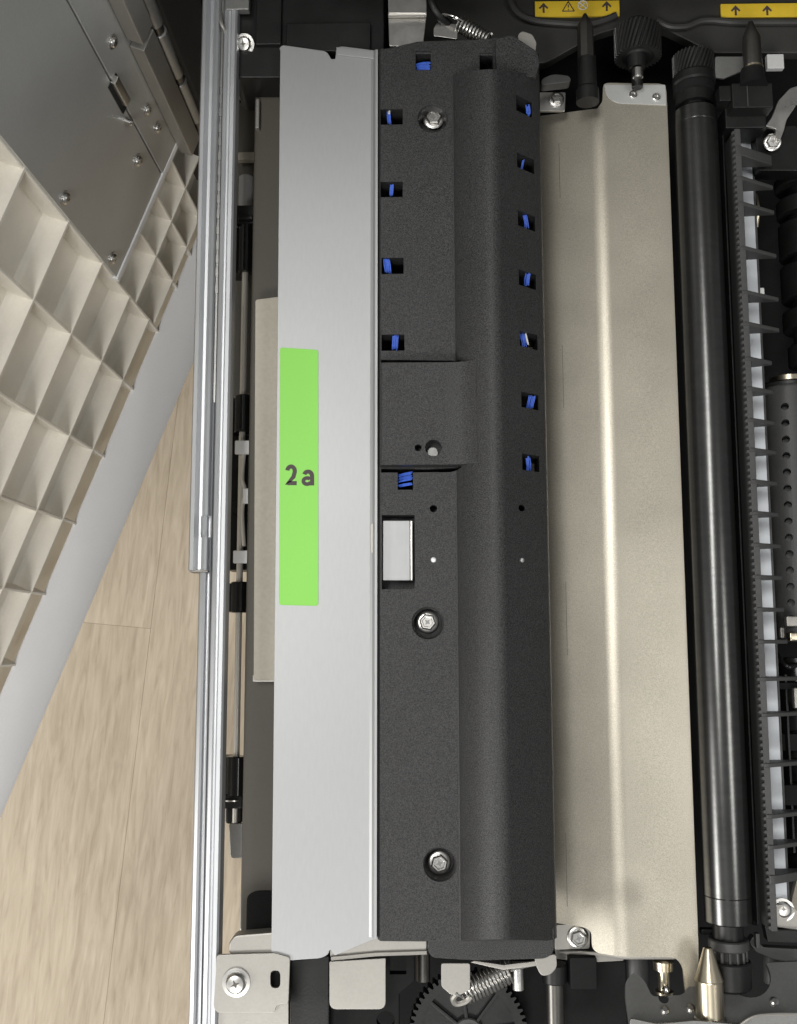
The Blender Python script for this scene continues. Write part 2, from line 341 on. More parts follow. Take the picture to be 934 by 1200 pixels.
def sticker(px0, py0, px1, py1, marks):
    z = -44.6
    s = part('warning_label', pbox(px0, py0, px1, py1, z, 1.2, 0.1), 'yellow', body)
    for kind, cx, cy in marks:
        c = at(cx, cy, z); k = 0.385
        if kind == 'arrow':
            pts = [(-1.3, -7), (1.3, -7), (1.3, 1), (4.6, -2), (6, -.3), (0, 6.5), (-6, -.3), (-4.6, -2), (-1.3, 1)]
            part('arrow', prism([(c.x + a * k, c.y + b * k) for a, b in pts], z - .1, z + .1), 'ink', s)
        elif kind == 'triangle':
            for a, b in (((-7.5, -6), (7.5, -6)), ((7.5, -6), (0, 7)), ((0, 7), (-7.5, -6)), ((0, 3), (0, -1)), ((0, -3.2), (0, -4.4))):
                part('triangle_line', tube([(c.x + a[0] * k, c.y + a[1] * k, z), (c.x + b[0] * k, c.y + b[1] * k, z)], .27, 6), 'ink', s)
        else:
            ringp = [(c.x + 6 * k * math.cos(t * math.pi / 10), c.y + 6 * k * math.sin(t * math.pi / 10), z) for t in range(21)]
            part('round_mark', join(tube(ringp, .25, 6), tube([(c.x - 4 * k, c.y + 4 * k, z), (c.x + 4 * k, c.y - 4 * k, z)], .3, 6), tube([(c.x - 3 * k, c.y - 2 * k, z), (c.x + 2 * k, c.y + 3 * k, z)], .3, 6)), 'paper', s)
sticker(627, 1, 726, 19, [('arrow', 637, 9), ('triangle', 666, 8), ('round', 683, 6), ('arrow', 711, 7)])
sticker(845, 4, 945, 20, [('arrow', 862, 12), ('arrow', 899, 12)])

# dark tray under everything
tray = thing('drawer_tray', 'black plastic drawer tray under the rollers and cover', 'drawer', (60, 50, -110))
part('floor_pan', box(-58, 290, -240, 345, -112, -104, 1), 'dull_black', tray)
part('side_wall', box(-60, -56, -150, 262, -104, -30, .5), 'dull_black', tray)
part('side_wall', box(116.5, 118.5, -128, 268, -104, -46, .3), 'dull_black', tray)

# ================================================================== DOOR WITH RIBS (stands upright, left)
P0 = at(187, 389, -200); Q0 = at(54.8, 697.3, -200); UD = (Q0 - P0).normalized()
door = thing('open_front_door', 'open white door with a moulded rib lattice inside, at the left', 'door', (P0.x, P0.y, -200), math.atan2(UD.y, UD.x))
ZT = 330.0                                # local z: 0 = border of the lattice (world -200)
def dl(z): return z + 200.0
part('back_panel', box(-96, 420, -15, -11.5, dl(-226), ZT, 0.4), 'cream', door, True)
_fl = bmesh.new(); _pr = [(-3.0, dl(-214)), (-2.2, dl(-199.6)), (-1.4, dl(-199.4)), (-.2, dl(-199.9)), (8.0, dl(-203.5)), (15.5, dl(-208.5)), (20.6, dl(-214.5)), (21.9, dl(-217.5)), (21.2, dl(-219)), (6, dl(-212)), (0, dl(-214))]
_f = _fl.faces.new([_fl.verts.new((-96, a, b)) for a, b in _pr]); _r = bmesh.ops.extrude_face_region(_fl, geom=[_f])
for v in _r['geom']:
    if isinstance(v, bmesh.types.BMVert): v.co.x = 421
part('flange', bev(_fl, .5), 'flange', door, True)
us = [0.0, 40.0, 85.3, 130.3, 176.5, 222, 268, 314, 360]
def vrib(u, z0, z1, n0=-12, n1=-0.35, t=1.5):
    return prism_uz([(u - t / 2, n1), (u + t / 2, n1), (u + t / 2 + .5, n0), (u - t / 2 - .5, n0)], z0, z1)
def prism_uz(pts, z0, z1): return prism(pts, z0, z1, 0.25, 1)
for u in us: part('rib', vrib(u, dl(-203), ZT - 2), 'cream', door, True)
def shelf(u0, u1, z, t=1.6, n1=0.0):
    # a shelf rib with a fillet against the back panel
    pr = [(n1, z - t / 2), (n1, z + t / 2), (-8, z + t / 2 + .35), (-10, z + t / 2 + 1.1), (-12.2, z + t / 2 + 3.6), (-12.2, z - t / 2 - 3.0), (-10, z - t / 2 - .8)]
    bm = bmesh.new(); f = bm.faces.new([bm.verts.new((u0, a, b)) for a, b in pr]); r = bmesh.ops.extrude_face_region(bm, geom=[f])
    for v in r['geom']:
        if isinstance(v, bmesh.types.BMVert): v.co.x = u1
    bmesh.ops.recalc_face_normals(bm, faces=bm.faces); return bm
for z in (-175.5, -134.0, -83.0, -31.3, 22.5, 76.0): part('rib', shelf(-.6, 419, dl(z)), 'cream', door, True)
part('rib', shelf(-95, -.9, dl(-146), 1.6), 'cream', door, True)
part('rib', shelf(-95, -1.2, dl(-186), 1.6), 'cream', door, True)
part('ledge', box(-92, .9, -12, 2.2, dl(-107), dl(-102.4), .7), 'flange', door, True)
for u in (-30.5, -53.3, -74.6): part('rib', vrib(u, dl(-203), dl(-107.5)), 'cream', door, True)
sp = part('steel_plate', box(-61.6, -.2, -1.0, 1.4, dl(-102.2), ZT - 2, .25), 'door_steel', door, True)
sp2 = part('hinge_plate', box(-93, -62.4, -1.0, 1.9, dl(-102), ZT - 2, .25), 'door_steel', door, True)
MD = MW[door]
def dp(u, n, z): return (MD @ (Vector((u, n, dl(z))) * MM)) / MM
NAX = (MD.to_3x3() @ Vector((0, 1, 0)))
for u, z, pa, r in ((-73, 4, sp2, 3.3), (-73.1, -53.7, sp2, 3.3), (-73.8, -72.6, sp2, 3.3), (-52.2, -68.2, sp, 3.6), (-5.2, -15.3, sp, 3.6), (-5.2, -87.7, sp, 3.6)):
    screw(pa, dp(u, 1.5 if pa is sp else 2.0, z), r, 'pan', NAX, random.random())
part('slot', box(-66.5, -58.5, .8, 2.05, dl(-33), dl(-10), .2), 'hole', door, True)
part('catch', box(-65, -60.5, 1.5, 4.5, dl(-29), dl(-9), .8), 'steel', door, True)
part('pin', lathe([(0, 1.6), (3.5, 1.6), (4.2, 1.0)], (-58, 1.4, dl(-38)), (0, 1, 0), 16), 'steel', door, True)
part('hinge_bracket', box(-92.5, -80.5, 2.0, 9.5, dl(-112), dl(-10.8), 1.0), 'pale_steel', door, True)
part('hinge_bracket', box(-92.5, -81, 2.0, 10.5, dl(-6.6), ZT - 6, 1.0), 'pale_steel', door, True)
part('hinge_pin', cyl((-97, 7, dl(-112)), (0, 0, 1), 3.0, 105, .4, 20), 'dark_steel', door, True)
for a, b in ((-100, -62), (-56, -20), (-14, 34)): part('hinge_knuckle', cyl((-97, 7, dl(a)), (0, 0, 1), 3.9, b - a, .5, 20), 'plate_grey', door, True)

# ================================================================== SLIDE RAIL
yb, yt = -185.0, 318.0
rail = thing('slide_rail', 'long bright steel telescopic slide rail between door and drawer', 'slide rail', (-88, 40, -40))
xr = X(264, 760, -12)
def ridge(x0, x1, zt, h, n=5, dip=0.0):
    w = x1 - x0; top = [(x0 + w * (i / n), zt - (abs(2 * i / n - 1) ** 2.5) * 1.2) for i in range(n + 1)]
    return [(x0, zt - h)] + top + [(x1, zt - h)]
part('inner_channel', yext([(xr - 6.6, -19), (xr - 6.6, -13.0), (xr - 6.0, -12), (xr - 4.6, -11.4), (xr - 4.0, -12.2), (xr - 3.3, -12.2), (xr - 2.6, -11.2), (xr - 1.0, -11.0), (xr - .2, -11.8), (xr, -13), (xr, -19)], yb, yt), 'rail', rail)
part('middle_channel', yext([(xr - 12.4, -19), (xr - 12.4, -15), (xr - 11.6, -13.6), (xr - 10.2, -13.0), (xr - 9.3, -13.6), (xr - 9.0, -16), (xr - 8.2, -16), (xr - 7.9, -14), (xr - 7.3, -13.6), (xr - 6.9, -14.6), (xr - 6.9, -19)], yb - 1, yt - 1), 'rail', rail)
y_out = Y(230, 668, -10)
outer = cut(yext([(xr - 16.4, -20), (xr - 16.4, -12), (xr - 15.6, -10.4), (xr - 14.0, -10), (xr - 12.9, -11.4), (xr - 12.4, -12.4), (xr - 11.2, -12.4), (xr - 10.6, -10.8), (xr - 9.4, -9.6), (xr - 8.4, -10.2), (xr - 7.8, -12), (xr - 7.6, -20)], y_out, yt + 1),
            [box(xr - 11.6, xr - 6, Y(238, 629, -10), Y(238, 604, -10), -18, -5, 0)])
part('outer_channel', outer, 'rail', rail)
part('end_stop', box(xr - 15.8, xr - 8, y_out - .8, y_out + .3, -19.5, -11.5, .2), 'dark_steel', rail)
part('bearing_strip', box(xr - 7.6, xr - 6.62, Y(250, 470, -10), yt - 2, -18, -12.6, .1), 'plate_grey', rail)
sl = bpy.data.meshes.new('bearing_slot')
b = ppoly([(0, 0)] * 0 or [(240, 300), (247, 300), (247, 312), (240, 312)], 0, .6, 0, 0.9); c0 = Vector((0, 0, 0))
for v in b.verts: c0 += v.co / len(b.verts)
bmesh.ops.translate(b, vec=-c0, verts=b.verts); bmesh.ops.scale(b, vec=(.45 * MM, MM, MM), verts=b.verts); sl = fin(b, 'bearing_slot', 'plate_grey')
for py in range(96, 350, 17):
    inst('bearing_slot', sl, rail, Matrix.Translation(Vector((xr - 7.1, Y(250, py + random.uniform(-2, 2), -10), -12.5)) * MM))
# corner bracket at the front end of the rail
br = thing('rail_bracket', 'pale steel bracket with one screw and a slot, at the rail end', 'bracket', tuple(at(292, 1152, -12)))
bb = cut(ppoly([(254, 1119), (322, 1117), (340, 1122), (338, 1176), (324, 1178), (322, 1187), (254, 1187), (250, 1180)], -9.0, 1.4, .25, 1.2),
         [lathe([(0, 1), (9, 1)], (0, 0, 0), (0, 0, 1), 8)] if False else [ppoly([(315, 1141), (327, 1141), (327, 1162), (315, 1162)], -5, 9, 0, 2.0)])
part('plate', bb, 'pale_steel', br)
part('lower_flange', ppoly([(252, 1172), (338, 1172), (338, 1215), (252, 1215)], -13, 1.4, .2), 'pale_steel', br)
part('raised_edge', ppoly([(268, 1105), (275, 1096), (326, 1092), (326, 1118), (268, 1119)], -10.6, 8, 1.0, 1.5), 'pale_steel', br)
screw(br, at(277, 1151, -9.0), 5.6, 'pan', spin=.4)
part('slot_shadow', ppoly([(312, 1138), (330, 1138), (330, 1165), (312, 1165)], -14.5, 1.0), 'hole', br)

# ================================================================== SHAFT AND DUCT LEFT OF THE PLATE
shaft = thing('link_shaft', 'thin steel rod with black bushings beside the slide rail', 'shaft', tuple(at(284, 600, -46)))
zs = -44.0; xs = X(284, 500, zs)
part('rod', cyl((xs, Y(284, 985, zs), zs), (0, 1, 0), 1.5, Y(284, 245, zs) - Y(284, 985, zs), .2, 20), 'bright_rod', shaft)
for a, b_, r in ((320, 264, 3.6), (507, 464, 4.1), (718, 682, 4.1), (932, 886, 4.6)):
    y0 = Y(284, a, zs); y1 = Y(284, b_, zs)
    o = part('bushing', cyl((xs + .3, y0, zs), (0, 1, 0), r, y1 - y0, .4, 28), 'gloss_black', shaft)
    part('bushing_arm', box(xs - r - 3.5, xs, y0 + .5, y1 - .5, zs - 12, zs - 1.2, .5), 'black', o)
part('end_clip', join(pbox(276, 240, 298, 262, -40, 10, .8), pbox(279, 252, 296, 257, -37.5, 4, .5)), 'black', shaft)
part('end_clip', join(pbox(262, 930, 284, 948, -41, 10, .8), pbox(264, 945, 283, 966, -43, 8, 1.2)), 'black', shaft)
part('clip_ring', cyl((xs, Y(284, 264, zs), zs), (0, 1, 0), 3.9, .8, .1, 24), 'steel', shaft)
part('clip_ring', cyl((xs - 1.5, Y(280, 938, zs), zs), (0, 1, 0), 4.7, .7, .1, 24), 'steel', shaft)
lat = thing('latch_block', 'black latch block with two white tabs on the thin rod', 'latch', tuple(at(284, 590, -50)))
part('block', join(pbox(266, 510, 293, 592, -48.5, 14, .6), pbox(266, 598, 290, 668, -48.5, 14, .6), pbox(268, 588, 290, 602, -47, 10, .8)), 'black', lat)
part('tab', pbox(275, 516, 294, 532, -39, 2.2, .5), 'tab_white', lat)
part('tab', pbox(273, 645, 291, 660, -39, 2.2, .5), 'tab_white', lat)
part('wire_spring', tube(smoothline([at(286, 532, -41), at(284, 560, -41.5), at(287, 575, -41), at(284, 600, -41.5), at(286, 640, -41)], 6), .9), 'bright_rod', lat)
part('cap', pbox(284, 572, 294, 590, -39.5, 2, .6), 'tab_white', lat)
hs = thing('side_housing', 'taupe plastic side housing with a raised beige duct under the plate', 'housing', (-64, 50, -70))
part('wall', box(X(288, 700, -34), -50, Y(300, 1092, -34), Y(300, 96, -34), -100, -34, 1.2), 'taupe', hs)
part('duct', ppoly([(299, 351), (345, 345), (345, 797), (297, 797)], -25, 12, 1.6, 1.2), 'duct', hs)
part('duct_end', pbox(296, 791, 345, 799, -26, 6, .3), 'pale_steel', hs)
part('side_panel', box(X(276, 400, -70) - 3, X(300, 400, -70) + 2, Y(280, 640, -70), Y(280, 120, -70), -76, -70, .4), 'taupe', hs)
part('clip', pbox(299, 115, 304, 150, -31, 5, .8), 'pale_steel', hs)
part('cross_bar', pbox(285, 91, 330, 99, -30, 3, .5), 'white_plastic', hs)
part('cross_wall', pbox(278, 99, 330, 112, -36, 4, .5), 'duct', hs)
part('ledge', pbox(278, 178, 298, 187, -62, 4, .4), 'duct', hs)
part('peg', cyl(at(288, 246, -52), (0, 1, 0), 3.6, 17, .6, 24), 'white_plastic', hs)
part('grey_tab', ppoly([(268, 965), (286, 965), (286, 1006), (270, 1006)], -42, 2, .4, 1.5), 'plate_grey', hs)
part('clip', pbox(281, 1046, 286, 1096, -38, 10, .8), 'pale_steel', hs)
part('dark_recess', ppoly([(289, 1050), (300, 1044), (326, 1044), (326, 1100), (288, 1100)], -33, 3, .6, 2), 'dull_black', hs)

# black block at the rear left corner
blk = thing('corner_block', 'black plastic block with a screw behind the silver plate', 'block', tuple(at(310, 50, -20)))
part('body', ppoly([(270, -30), (270, 84), (276, 91), (334, 91), (334, 64), (450, 64), (450, -30)], -17, 30, .8, 2.0), 'black', blk)
part('step', pbox(335, 26, 434, 60, -13.5, 6, .7), 'black', blk)
part('step', pbox(300, -30, 330, 52, -14.5, 6, .7), 'black', blk)
part('bracket', pbox(264, -30, 292, 11, -11, 4, .5), 'plate_grey', blk)
screw(blk, at(287, 52, -16.6), 4.6, 'pan', (-.2, -.5, 1))
part('wire_clip', tube(smoothline([at(258, 14, -12), at(259, 26, -10), at(263, 36, -12), at(262, 44, -16)], 5), .8), 'pale_steel', blk)

# ================================================================== SILVER PLATE WITH THE GREEN LABEL
sil = thing('silver_plate', 'long plain silver steel plate carrying a green label', 'metal plate', tuple(at(385, 600, -10)))
zp = -10.0; xl = -60.4; xrr = -16.9
yT = Y(385, 62, zp); yB = Y(360, 1122, zp)
sheetpts = rnd([at(327, 52, zp).xy, at(383, 60, zp).xy, at(388, 69, zp).xy, at(393, 69, zp).xy, at(394, 56, zp).xy, at(400, 54, zp).xy, at(440, 59, zp).xy,
             (xrr, Y(440, 1100, zp)), at(392, 1120, zp).xy, at(387, 1112, zp).xy, at(384, 1119, zp).xy, at(376, 1123, zp).xy, at(318, 1127, zp).xy],
            [3.2, 2.0, .6, .6, 1.5, 1.5, 0, 0, .5, .8, .8, 2, 2.5])
sp_ = prism([(xl if (i in (0,)) else p[0], p[1]) for i, p in enumerate(sheetpts)], zp - 1.2, zp, .3)
part('sheet', sp_, 'zinc', sil)
# fold along the cover and bent-down strips
part('fold', yext([(xrr - 2.6, zp + .02), (xrr - 1.5, zp + .5), (xrr - .4, zp + 2.6), (xrr + .6, zp + 2.6), (xrr + .6, zp - 1.2), (xrr - 2.4, zp - 1.0)], Y(440, 1098, zp), Y(440, 62, zp)), 'zinc', sil)
part('rear_flange', ppoly([(394, 55), (440, 60), (440, 69), (395, 64)], zp + .7, .6, .2), 'zinc', sil)
part('embossed_slot', ppoly([(434, 613), (439, 613), (439, 648), (434, 648)], zp + .9, 1.0, .3, .9), 'pale_steel', sil)
part('front_flange', ppoly([(386, 1112), (434, 1097), (500, 1100), (500, 1118), (440, 1119), (388, 1125)], zp - 1.6, 1.2, .3, .5), 'pale_steel', sil)
part('front_fold', tube([at(388, 1123, zp - 1.2), at(440, 1118, zp - 1.2), at(500, 1116, zp - 1.2)], .9), 'pale_steel', sil)
part('front_tab', ppoly([(386, 1127), (452, 1123), (452, 1183), (386, 1183)], zp - 8, 1.4, .3, [0, 0, 3, 3]), 'pale_steel', sil)
gl = part('green_label', ppoly([(328, 407), (373, 410), (373, 710), (327, 709)], zp + .28, .27, .06, 1.3), 'green', sil)
za, zb = zp + .2, zp + .31
def ribbon(pts, w, z0, z1):              # one flat stroke of lettering
    P = [Vector(p) for p in pts]; Lf = []; Rt = []
    for i_, p in enumerate(P):
        a = (p - P[i_ - 1]).normalized() if i_ else None; b = (P[i_ + 1] - p).normalized() if i_ < len(P) - 1 else None
        a = a or b; b = b or a; t = (a + b).normalized(); nrm = Vector((-t.y, t.x)); k = min(1.6, 1 / max(.3, nrm.dot(Vector((-a.y, a.x)))))
        Lf.append(p + nrm * w / 2 * k); Rt.append(p - nrm * w / 2 * k)
    bm = bmesh.new(); n = len(P); V = [[bm.verts.new((q.x, q.y, z)) for q in side] for z in (z1, z0) for side in (Lf, Rt)]
    for i_ in range(n - 1):
        bm.faces.new((V[0][i_], V[1][i_], V[1][i_ + 1], V[0][i_ + 1])); bm.faces.new((V[2][i_], V[2][i_ + 1], V[3][i_ + 1], V[3][i_]))
        bm.faces.new((V[0][i_], V[0][i_ + 1], V[2][i_ + 1], V[2][i_])); bm.faces.new((V[1][i_], V[3][i_], V[3][i_ + 1], V[1][i_ + 1]))
    for i_ in (0, n - 1): bm.faces.new((V[0][i_], V[2][i_], V[3][i_], V[1][i_]))
    return bm
def tx(px, py): return at(px, py, zp).xy
def arc(cx_, cy_, rx, ry, a0, a1, n=14): return [tx(cx_ + rx * math.cos(D2R(a0 + (a1 - a0) * k / n)), cy_ - ry * math.sin(D2R(a0 + (a1 - a0) * k / n))) for k in range(n + 1)]
sw = 5.0 * .36
part('digit', ribbon(arc(341.2, 552.2, 4.4, 5.4, 172, -28) + [tx(344, 559), tx(337.8, 566.3)] + [tx(338.6, 566.3), tx(347.8, 566.3)], sw, za, zb), 'ink', gl)
part('letter', join(ribbon([tx(365.8, 569), tx(365.8, 558)] + arc(361.1, 557.2, 4.5, 4.4, 8, 165, 10), sw, za, zb), ribbon(arc(360.0, 563.9, 4.4, 3.6, 40, 360 - 20, 18), sw * .9, za, zb + .03)), 'ink', gl)

# ================================================================== BLACK COVER
cov = thing('black_cover', 'long textured black plastic cover with ridge, small windows and hex screws', 'cover', tuple(at(545, 600, -20)))
cx0, cx1 = -15.9, 56.2
y0c, y1c = Y(480, 1101, -8), Y(480, 57, -8)
prof = [(cx0, -26), (cx0, -8.9), (cx0 + .9, -8.0), (16.6, -8.0), (17.3, -7.6), (18.2, -5.2), (20.4, -2.2), (23.5, 1.6), (26.5, 4.3), (29.5, 6.2), (32.2, 7.0), (34.6, 6.7), (36.8, 5.4), (44, -0.6), (52, -7.6), (55.3, -10.6), (56.2, -12.4), (56.2, -26)]
yr0, yr1 = Y(530, 1102, -8), Y(530, 88, -8)
body_bm = yext(prof, yr0, yr1, .0)
def draft(bm, k0, k1):
    for v in bm.verts:
        h = max(0.0, v.co.z + 8.0)
        if abs(v.co.y - yr1) < .01: v.co.y -= h * k1
        elif abs(v.co.y - yr0) < .01: v.co.y += h * k0
    return bm
draft(body_bm, .30, .42)
flat = yext([(cx0, -26.2), (cx0, -8.9), (cx0 + .9, -8.0), (16.2, -8.0), (30, -8.0), (44, -8.6), (52.0, -10.4), (55.6, -12.2), (56.4, -14), (56.4, -26.2)], yr1 + .003, y1c, 0)
WIN = [(446, 128, 472, 146), (446, 213, 472, 231), (447, 302, 473, 321), (447, 392, 474, 411), (466, 549, 484, 574)]
WINR = [(604, 116, 624, 134), (605, 183, 627, 200), (606, 250, 628, 268), (607, 319, 629, 337), (608, 390, 631, 408), (610, 461, 632, 479), (611, 533, 633, 552)]
WINT = [(487, 60, 505, 82), (562, 62, 578, 90)]
def cbox(w, z, d=13): 
    b = pbox(*w, z, 1, 0); 
    for v in b.verts: v.co.z = (z + 9) if v.co.z > z - .5 else z - d
    return b
SCR = [(507, 139, 508, 137), (501.5, 730, 501, 729), (515.5, 1013, 515, 1012)]
HOL = [(508, 596, 4.4), (508, 656, 3.6)]
HOLR = [(610, 597, 4.0), (610.5, 657, 3.4)]
cuts = [cbox(w, -8, 30) for w in WIN] + [cbox(w, -4.5, 30) for w in WINR] + [pbox(447, 602, 486, 690, -4, 15, 0), ppoly([(446, 547), (500, 548), (552, 545), (528, 551.5), (446, 552)], -4, 24), ppoly([(446, 418.5), (530, 419.5), (552, 425), (446, 425.5)], -4, 24)]
for a, b_, _, _ in SCR: c = at(a, b_, -8); cuts.append(lathe([(0, 6.0), (8.4, 6.2), (9.2, 6.8), (14, 6.8)], (c.x, c.y, -17.4), (0, 0, 1), 40))
for a, b_, r in HOL: c = at(a, b_, -8); cuts.append(lathe([(0, r * .36), (12, r * .36)], (c.x, c.y, -16), (0, 0, 1), 20))
for a, b_, r in HOLR: c = at(a, b_, -5); cuts.append(lathe([(0, r * .36), (24, r * .36)], (c.x, c.y, -20), (0, 0, 1), 20))
part('shell', cut(body_bm, cuts), 'grain_black', cov)
part('rear_deck', cut(flat, [cbox(w, -8, 30) for w in WINT]), 'grain_black', cov)
# raised block that runs into the ridge
by0, by1 = Y(490, 545, -2), Y(490, 425, -2)
bl = yext([(cx0 + 1.0, -9), (cx0 + 1.0, -1.9), (cx0 + 1.8, -1.1), (12, -1.0), (17, -.8), (20.5, .2), (23, 1.7), (25.4, 3.55), (25.6, -9)], by0, by1, .3)
c1 = at(508, 525, -1.6); c2 = at(490, 525, -1.6)
part('raised_block', cut(bl, [lathe([(0, 3.5), (16, 3.5)], (c1.x, c1.y, -7.5), (0, 0, 1), 28), lathe([(0, 1.5), (16, 1.5)], (c2.x, c2.y, -7.5), (0, 0, 1), 20)]), 'grain_black', cov)
part('boss', lathe([(0, 2.5), (.8, 2.5), (1.1, 2.1)], (c1.x - .2, c1.y - 1.0, -7.4), (0, 0, 1), 24), 'plate_grey', cov)
# rear cap and front lip
part('rear_cap', ppoly([(580, 45), (600, 40), (630, 60), (633, 74), (628, 90), (582, 90)], -5.4, 8, .7, 2), 'grain_black', cov)
part('rear_wall', ppoly([(446, 58), (490, 48), (560, 46), (600, 42), (626, 60), (626, 66), (446, 62)], -8.6, 14, .5, .8), 'grain_black', cov)
part('front_lip', ppoly([(503, 1096), (500, 1112), (506, 1123), (560, 1126), (640, 1124), (650, 1116), (650, 1085)], -9.6, 15, 1.2, 2.0), 'grain_black', cov)
part('front_edge', yext([(cx0 + .4, -20), (cx0 + .4, -9.4), (17, -9.0), (17, -20)], y0c - 1.3, y0c + 4, .8), 'grain_black', cov)
for a, b_, a2, b2 in SCR:
    screw(cov, (at(a2, b2, -14).x, at(a2, b2, -14).y, -16.6), 4.6, 'hex', spin=random.random())
for a, b_, r in HOL[1:] + HOLR[1:]:
    c = at(a, b_, -8 if a < 520 else -5); part('peg', lathe([(0, 1.15), (1.4, 1.15), (1.9, .6), (2.0, 0)], (c.x, c.y, -9.9 if a < 520 else -4.4), (0, 0, 1), 16), 'tab_white', cov)
ins = part('metal_insert', pbox(448.5, 610, 480.5, 680, -10.5, 6, .3), 'insert_grey', cov)
part('insert_edge', pbox(480.9, 610, 484.0, 680, -11.2, 5, .3), 'steel', ins)
# blue bristles seen through the windows
def bristle(px, py, w, h, z, n, lean):
    bms = []
    n = n + 2
    for i in range(n):
        f = (i + .5) / n - .5; jx = random.uniform(-.4, .4); jy = random.uniform(-1.5, 1.5)
        a = at(px + f * w + jx - lean * .5, py + h / 2 + jy, z - 1.5); c = at(px + f * w + jx + lean * .5, py - h / 2 + jy, z + .2)
        mid = (a + c) / 2 + Vector((random.uniform(-.2, .2), 0, .5)); bms.append(tube([a, mid, c], .27, 6))
    part('blue_bristle', join(*bms), 'blue', cov)
for (px, py, w, h, n, le) in [(456, 139, 3.5, 14, 3, -1), (459, 223, 4, 13, 3, 1), (454, 311, 7, 16, 5, -2), (463, 402, 6.5, 16, 5, 1)]: bristle(px, py, w, h, -9.8, n, le)
for i in range(4): bristle(475, 556 + i * 4, 3, 3, -9.5 + .2 * i, 2, 15)
for i in range(3): bristle(496, 75 + i * 3.2, 2, 2, -8.7, 2, 15)
for (px, py, w, h, n, le) in [(619, 129, 4.5, 11, 3, -1), (612, 193, 2.5, 12, 2, 2), (616, 260, 5, 14, 4, -2), (618, 328, 6, 14, 4, 2), (613, 399, 6.5, 15, 4, -3), (622, 471, 8, 14, 5, 3), (619, 543, 5, 15, 4, -1)]: bristle(px, py, w, h, -6.0, n, le)
part('wire_end', tube([at(616, 391, -6), at(619, 404, -7)], .4, 6), 'paper', cov)
part('wire_end', tube([at(457, 124, -11), at(456, 133, -9)], .5, 6), 'paper', cov)

# ================================================================== WARM METAL GUIDE PLATE
gp = thing('warm_metal_plate', 'wide champagne coloured metal plate creased lengthwise, right of the black cover', 'metal plate', tuple(at(725, 620, -40)))
zc = -36.0; xc = X(715.5, 620, zc); xg1 = X(800, 620, zc); xg0 = 53.0
yg1 = Y(740, 112, -12); yg0 = Y(740, 1118, -12)
def gz(x): return zc - (xc - x) * .46 if x < xc else zc - (x - xc) * .01
outl = [(633, 134), (700, 127), (706, 119), (707, 99), (712, 97), (775, 98), (781, 104), (784, 160), (804, 660), (820.5, 1106), (819, 1162), (803, 1164), (800, 1133), (792, 1122), (731, 1121), (700, 1117), (694, 1111), (693, 1092), (686, 1087), (655, 1081)]
pts = []
for a, b_ in outl:
    z = -37.0
    for _ in range(5): z = gz(at(a, b_, z).x)
    pts.append(at(a, b_, z).xy)
for i in (7, 8, 9): pts[i].x = xg1 + .2
pts[0].x = pts[-1].x = xg0
def creased(pts, t):
    bm = bmesh.new(); vs_ = [bm.verts.new((p[0], p[1], 0)) for p in pts]; f = bm.faces.new(vs_)
    for k in range(-4, 5):                # several cuts give a rounded crease
        geom = bm.verts[:] + bm.edges[:] + bm.faces[:]
        bmesh.ops.bisect_plane(bm, geom=geom, plane_co=(xc + k * .9, 0, 0), plane_no=(1, 0, 0))
    for v in bm.verts:
        d = v.co.x - xc
        z = gz(v.co.x)
        if abs(d) < 3.6: z -= .42 * (1 - abs(d) / 3.6) ** 2
        v.co.z = z
    r = bmesh.ops.extrude_face_region(bm, geom=bm.faces[:])
    for v in r['geom']:
        if isinstance(v, bmesh.types.BMVert): v.co.z -= t
    bmesh.ops.recalc_face_normals(bm, faces=bm.faces); return bm
part('sheet', creased(rnd(pts, [0, .5, 1, 1.5, 1.5, 1.5, 2, 0, 0, 0, .5, .5, 2, 3, 0, 2, 1.5, 1.5, 2, 0]), 1.2), 'bronze', gp)
tz = gz(X(745, 110, -36)) + .35
part('rear_tab', ppoly([(708, 99), (780, 99), (781, 123), (722, 121), (711, 113)], tz, .9, .2, [.5, 1, .5, 2.5, 2]), 'door_steel', gp)
for a, b_ in ((742, 111), (769, 114)): part('rivet', lathe([(0, 1.9), (.5, 1.9), (.8, 1.6), (.8, 1.0), (.1, .8), (.1, 0)], at(a, b_, tz - .05), (0, 0, 1), 20), 'steel', gp)
for a, b0, b1 in ((655, 168, 232), (659, 404, 478), (663, 682, 768), (663, 976, 1062)):
    z = gz(X(a, b0, -46)); z = gz(X(a, b0, z)); z = gz(X(a, b0, z)); part('score_line', box(X(a, b0, z) - .12, X(a, b0, z) + .12, Y(a, b1, z), Y(a, b0, z), z - .4, z + .03, 0), 'dark_steel', gp)
part('front_edge', tube([at(656, 1116, -49), at(696, 1117, -43.5), at(731, 1122, -37), at(790, 1122, -37)], .8), 'pale_steel', gp)
b1_ = thing('small_screw_bracket', 'small steel bracket with one screw at the rear of the champagne plate', 'bracket', tuple(at(648, 119, -20)))
part('plate', ppoly([(632, 108), (663, 108), (662, 130), (632, 130)], -34, 1.5, .2, .8), 'steel', b1_)
screw(b1_, at(652, 117, -34), 3.6, 'hex')
b2_ = thing('front_screw_bracket', 'small steel bracket with one screw at the front of the champagne plate', 'bracket', tuple(at(674, 1098, -20)))
part('plate', ppoly([(650, 1084), (692, 1082), (691, 1112), (650, 1113)], -47, 1.5, .2, 1), 'pale_steel', b2_)
part('backing', ppoly([(645, 1074), (700, 1078), (702, 1113), (645, 1120)], -52, 3, .2, 1), 'dull_black', b2_)
screw(b2_, at(677, 1098, -47), 4.6, 'hex', spin=.3)

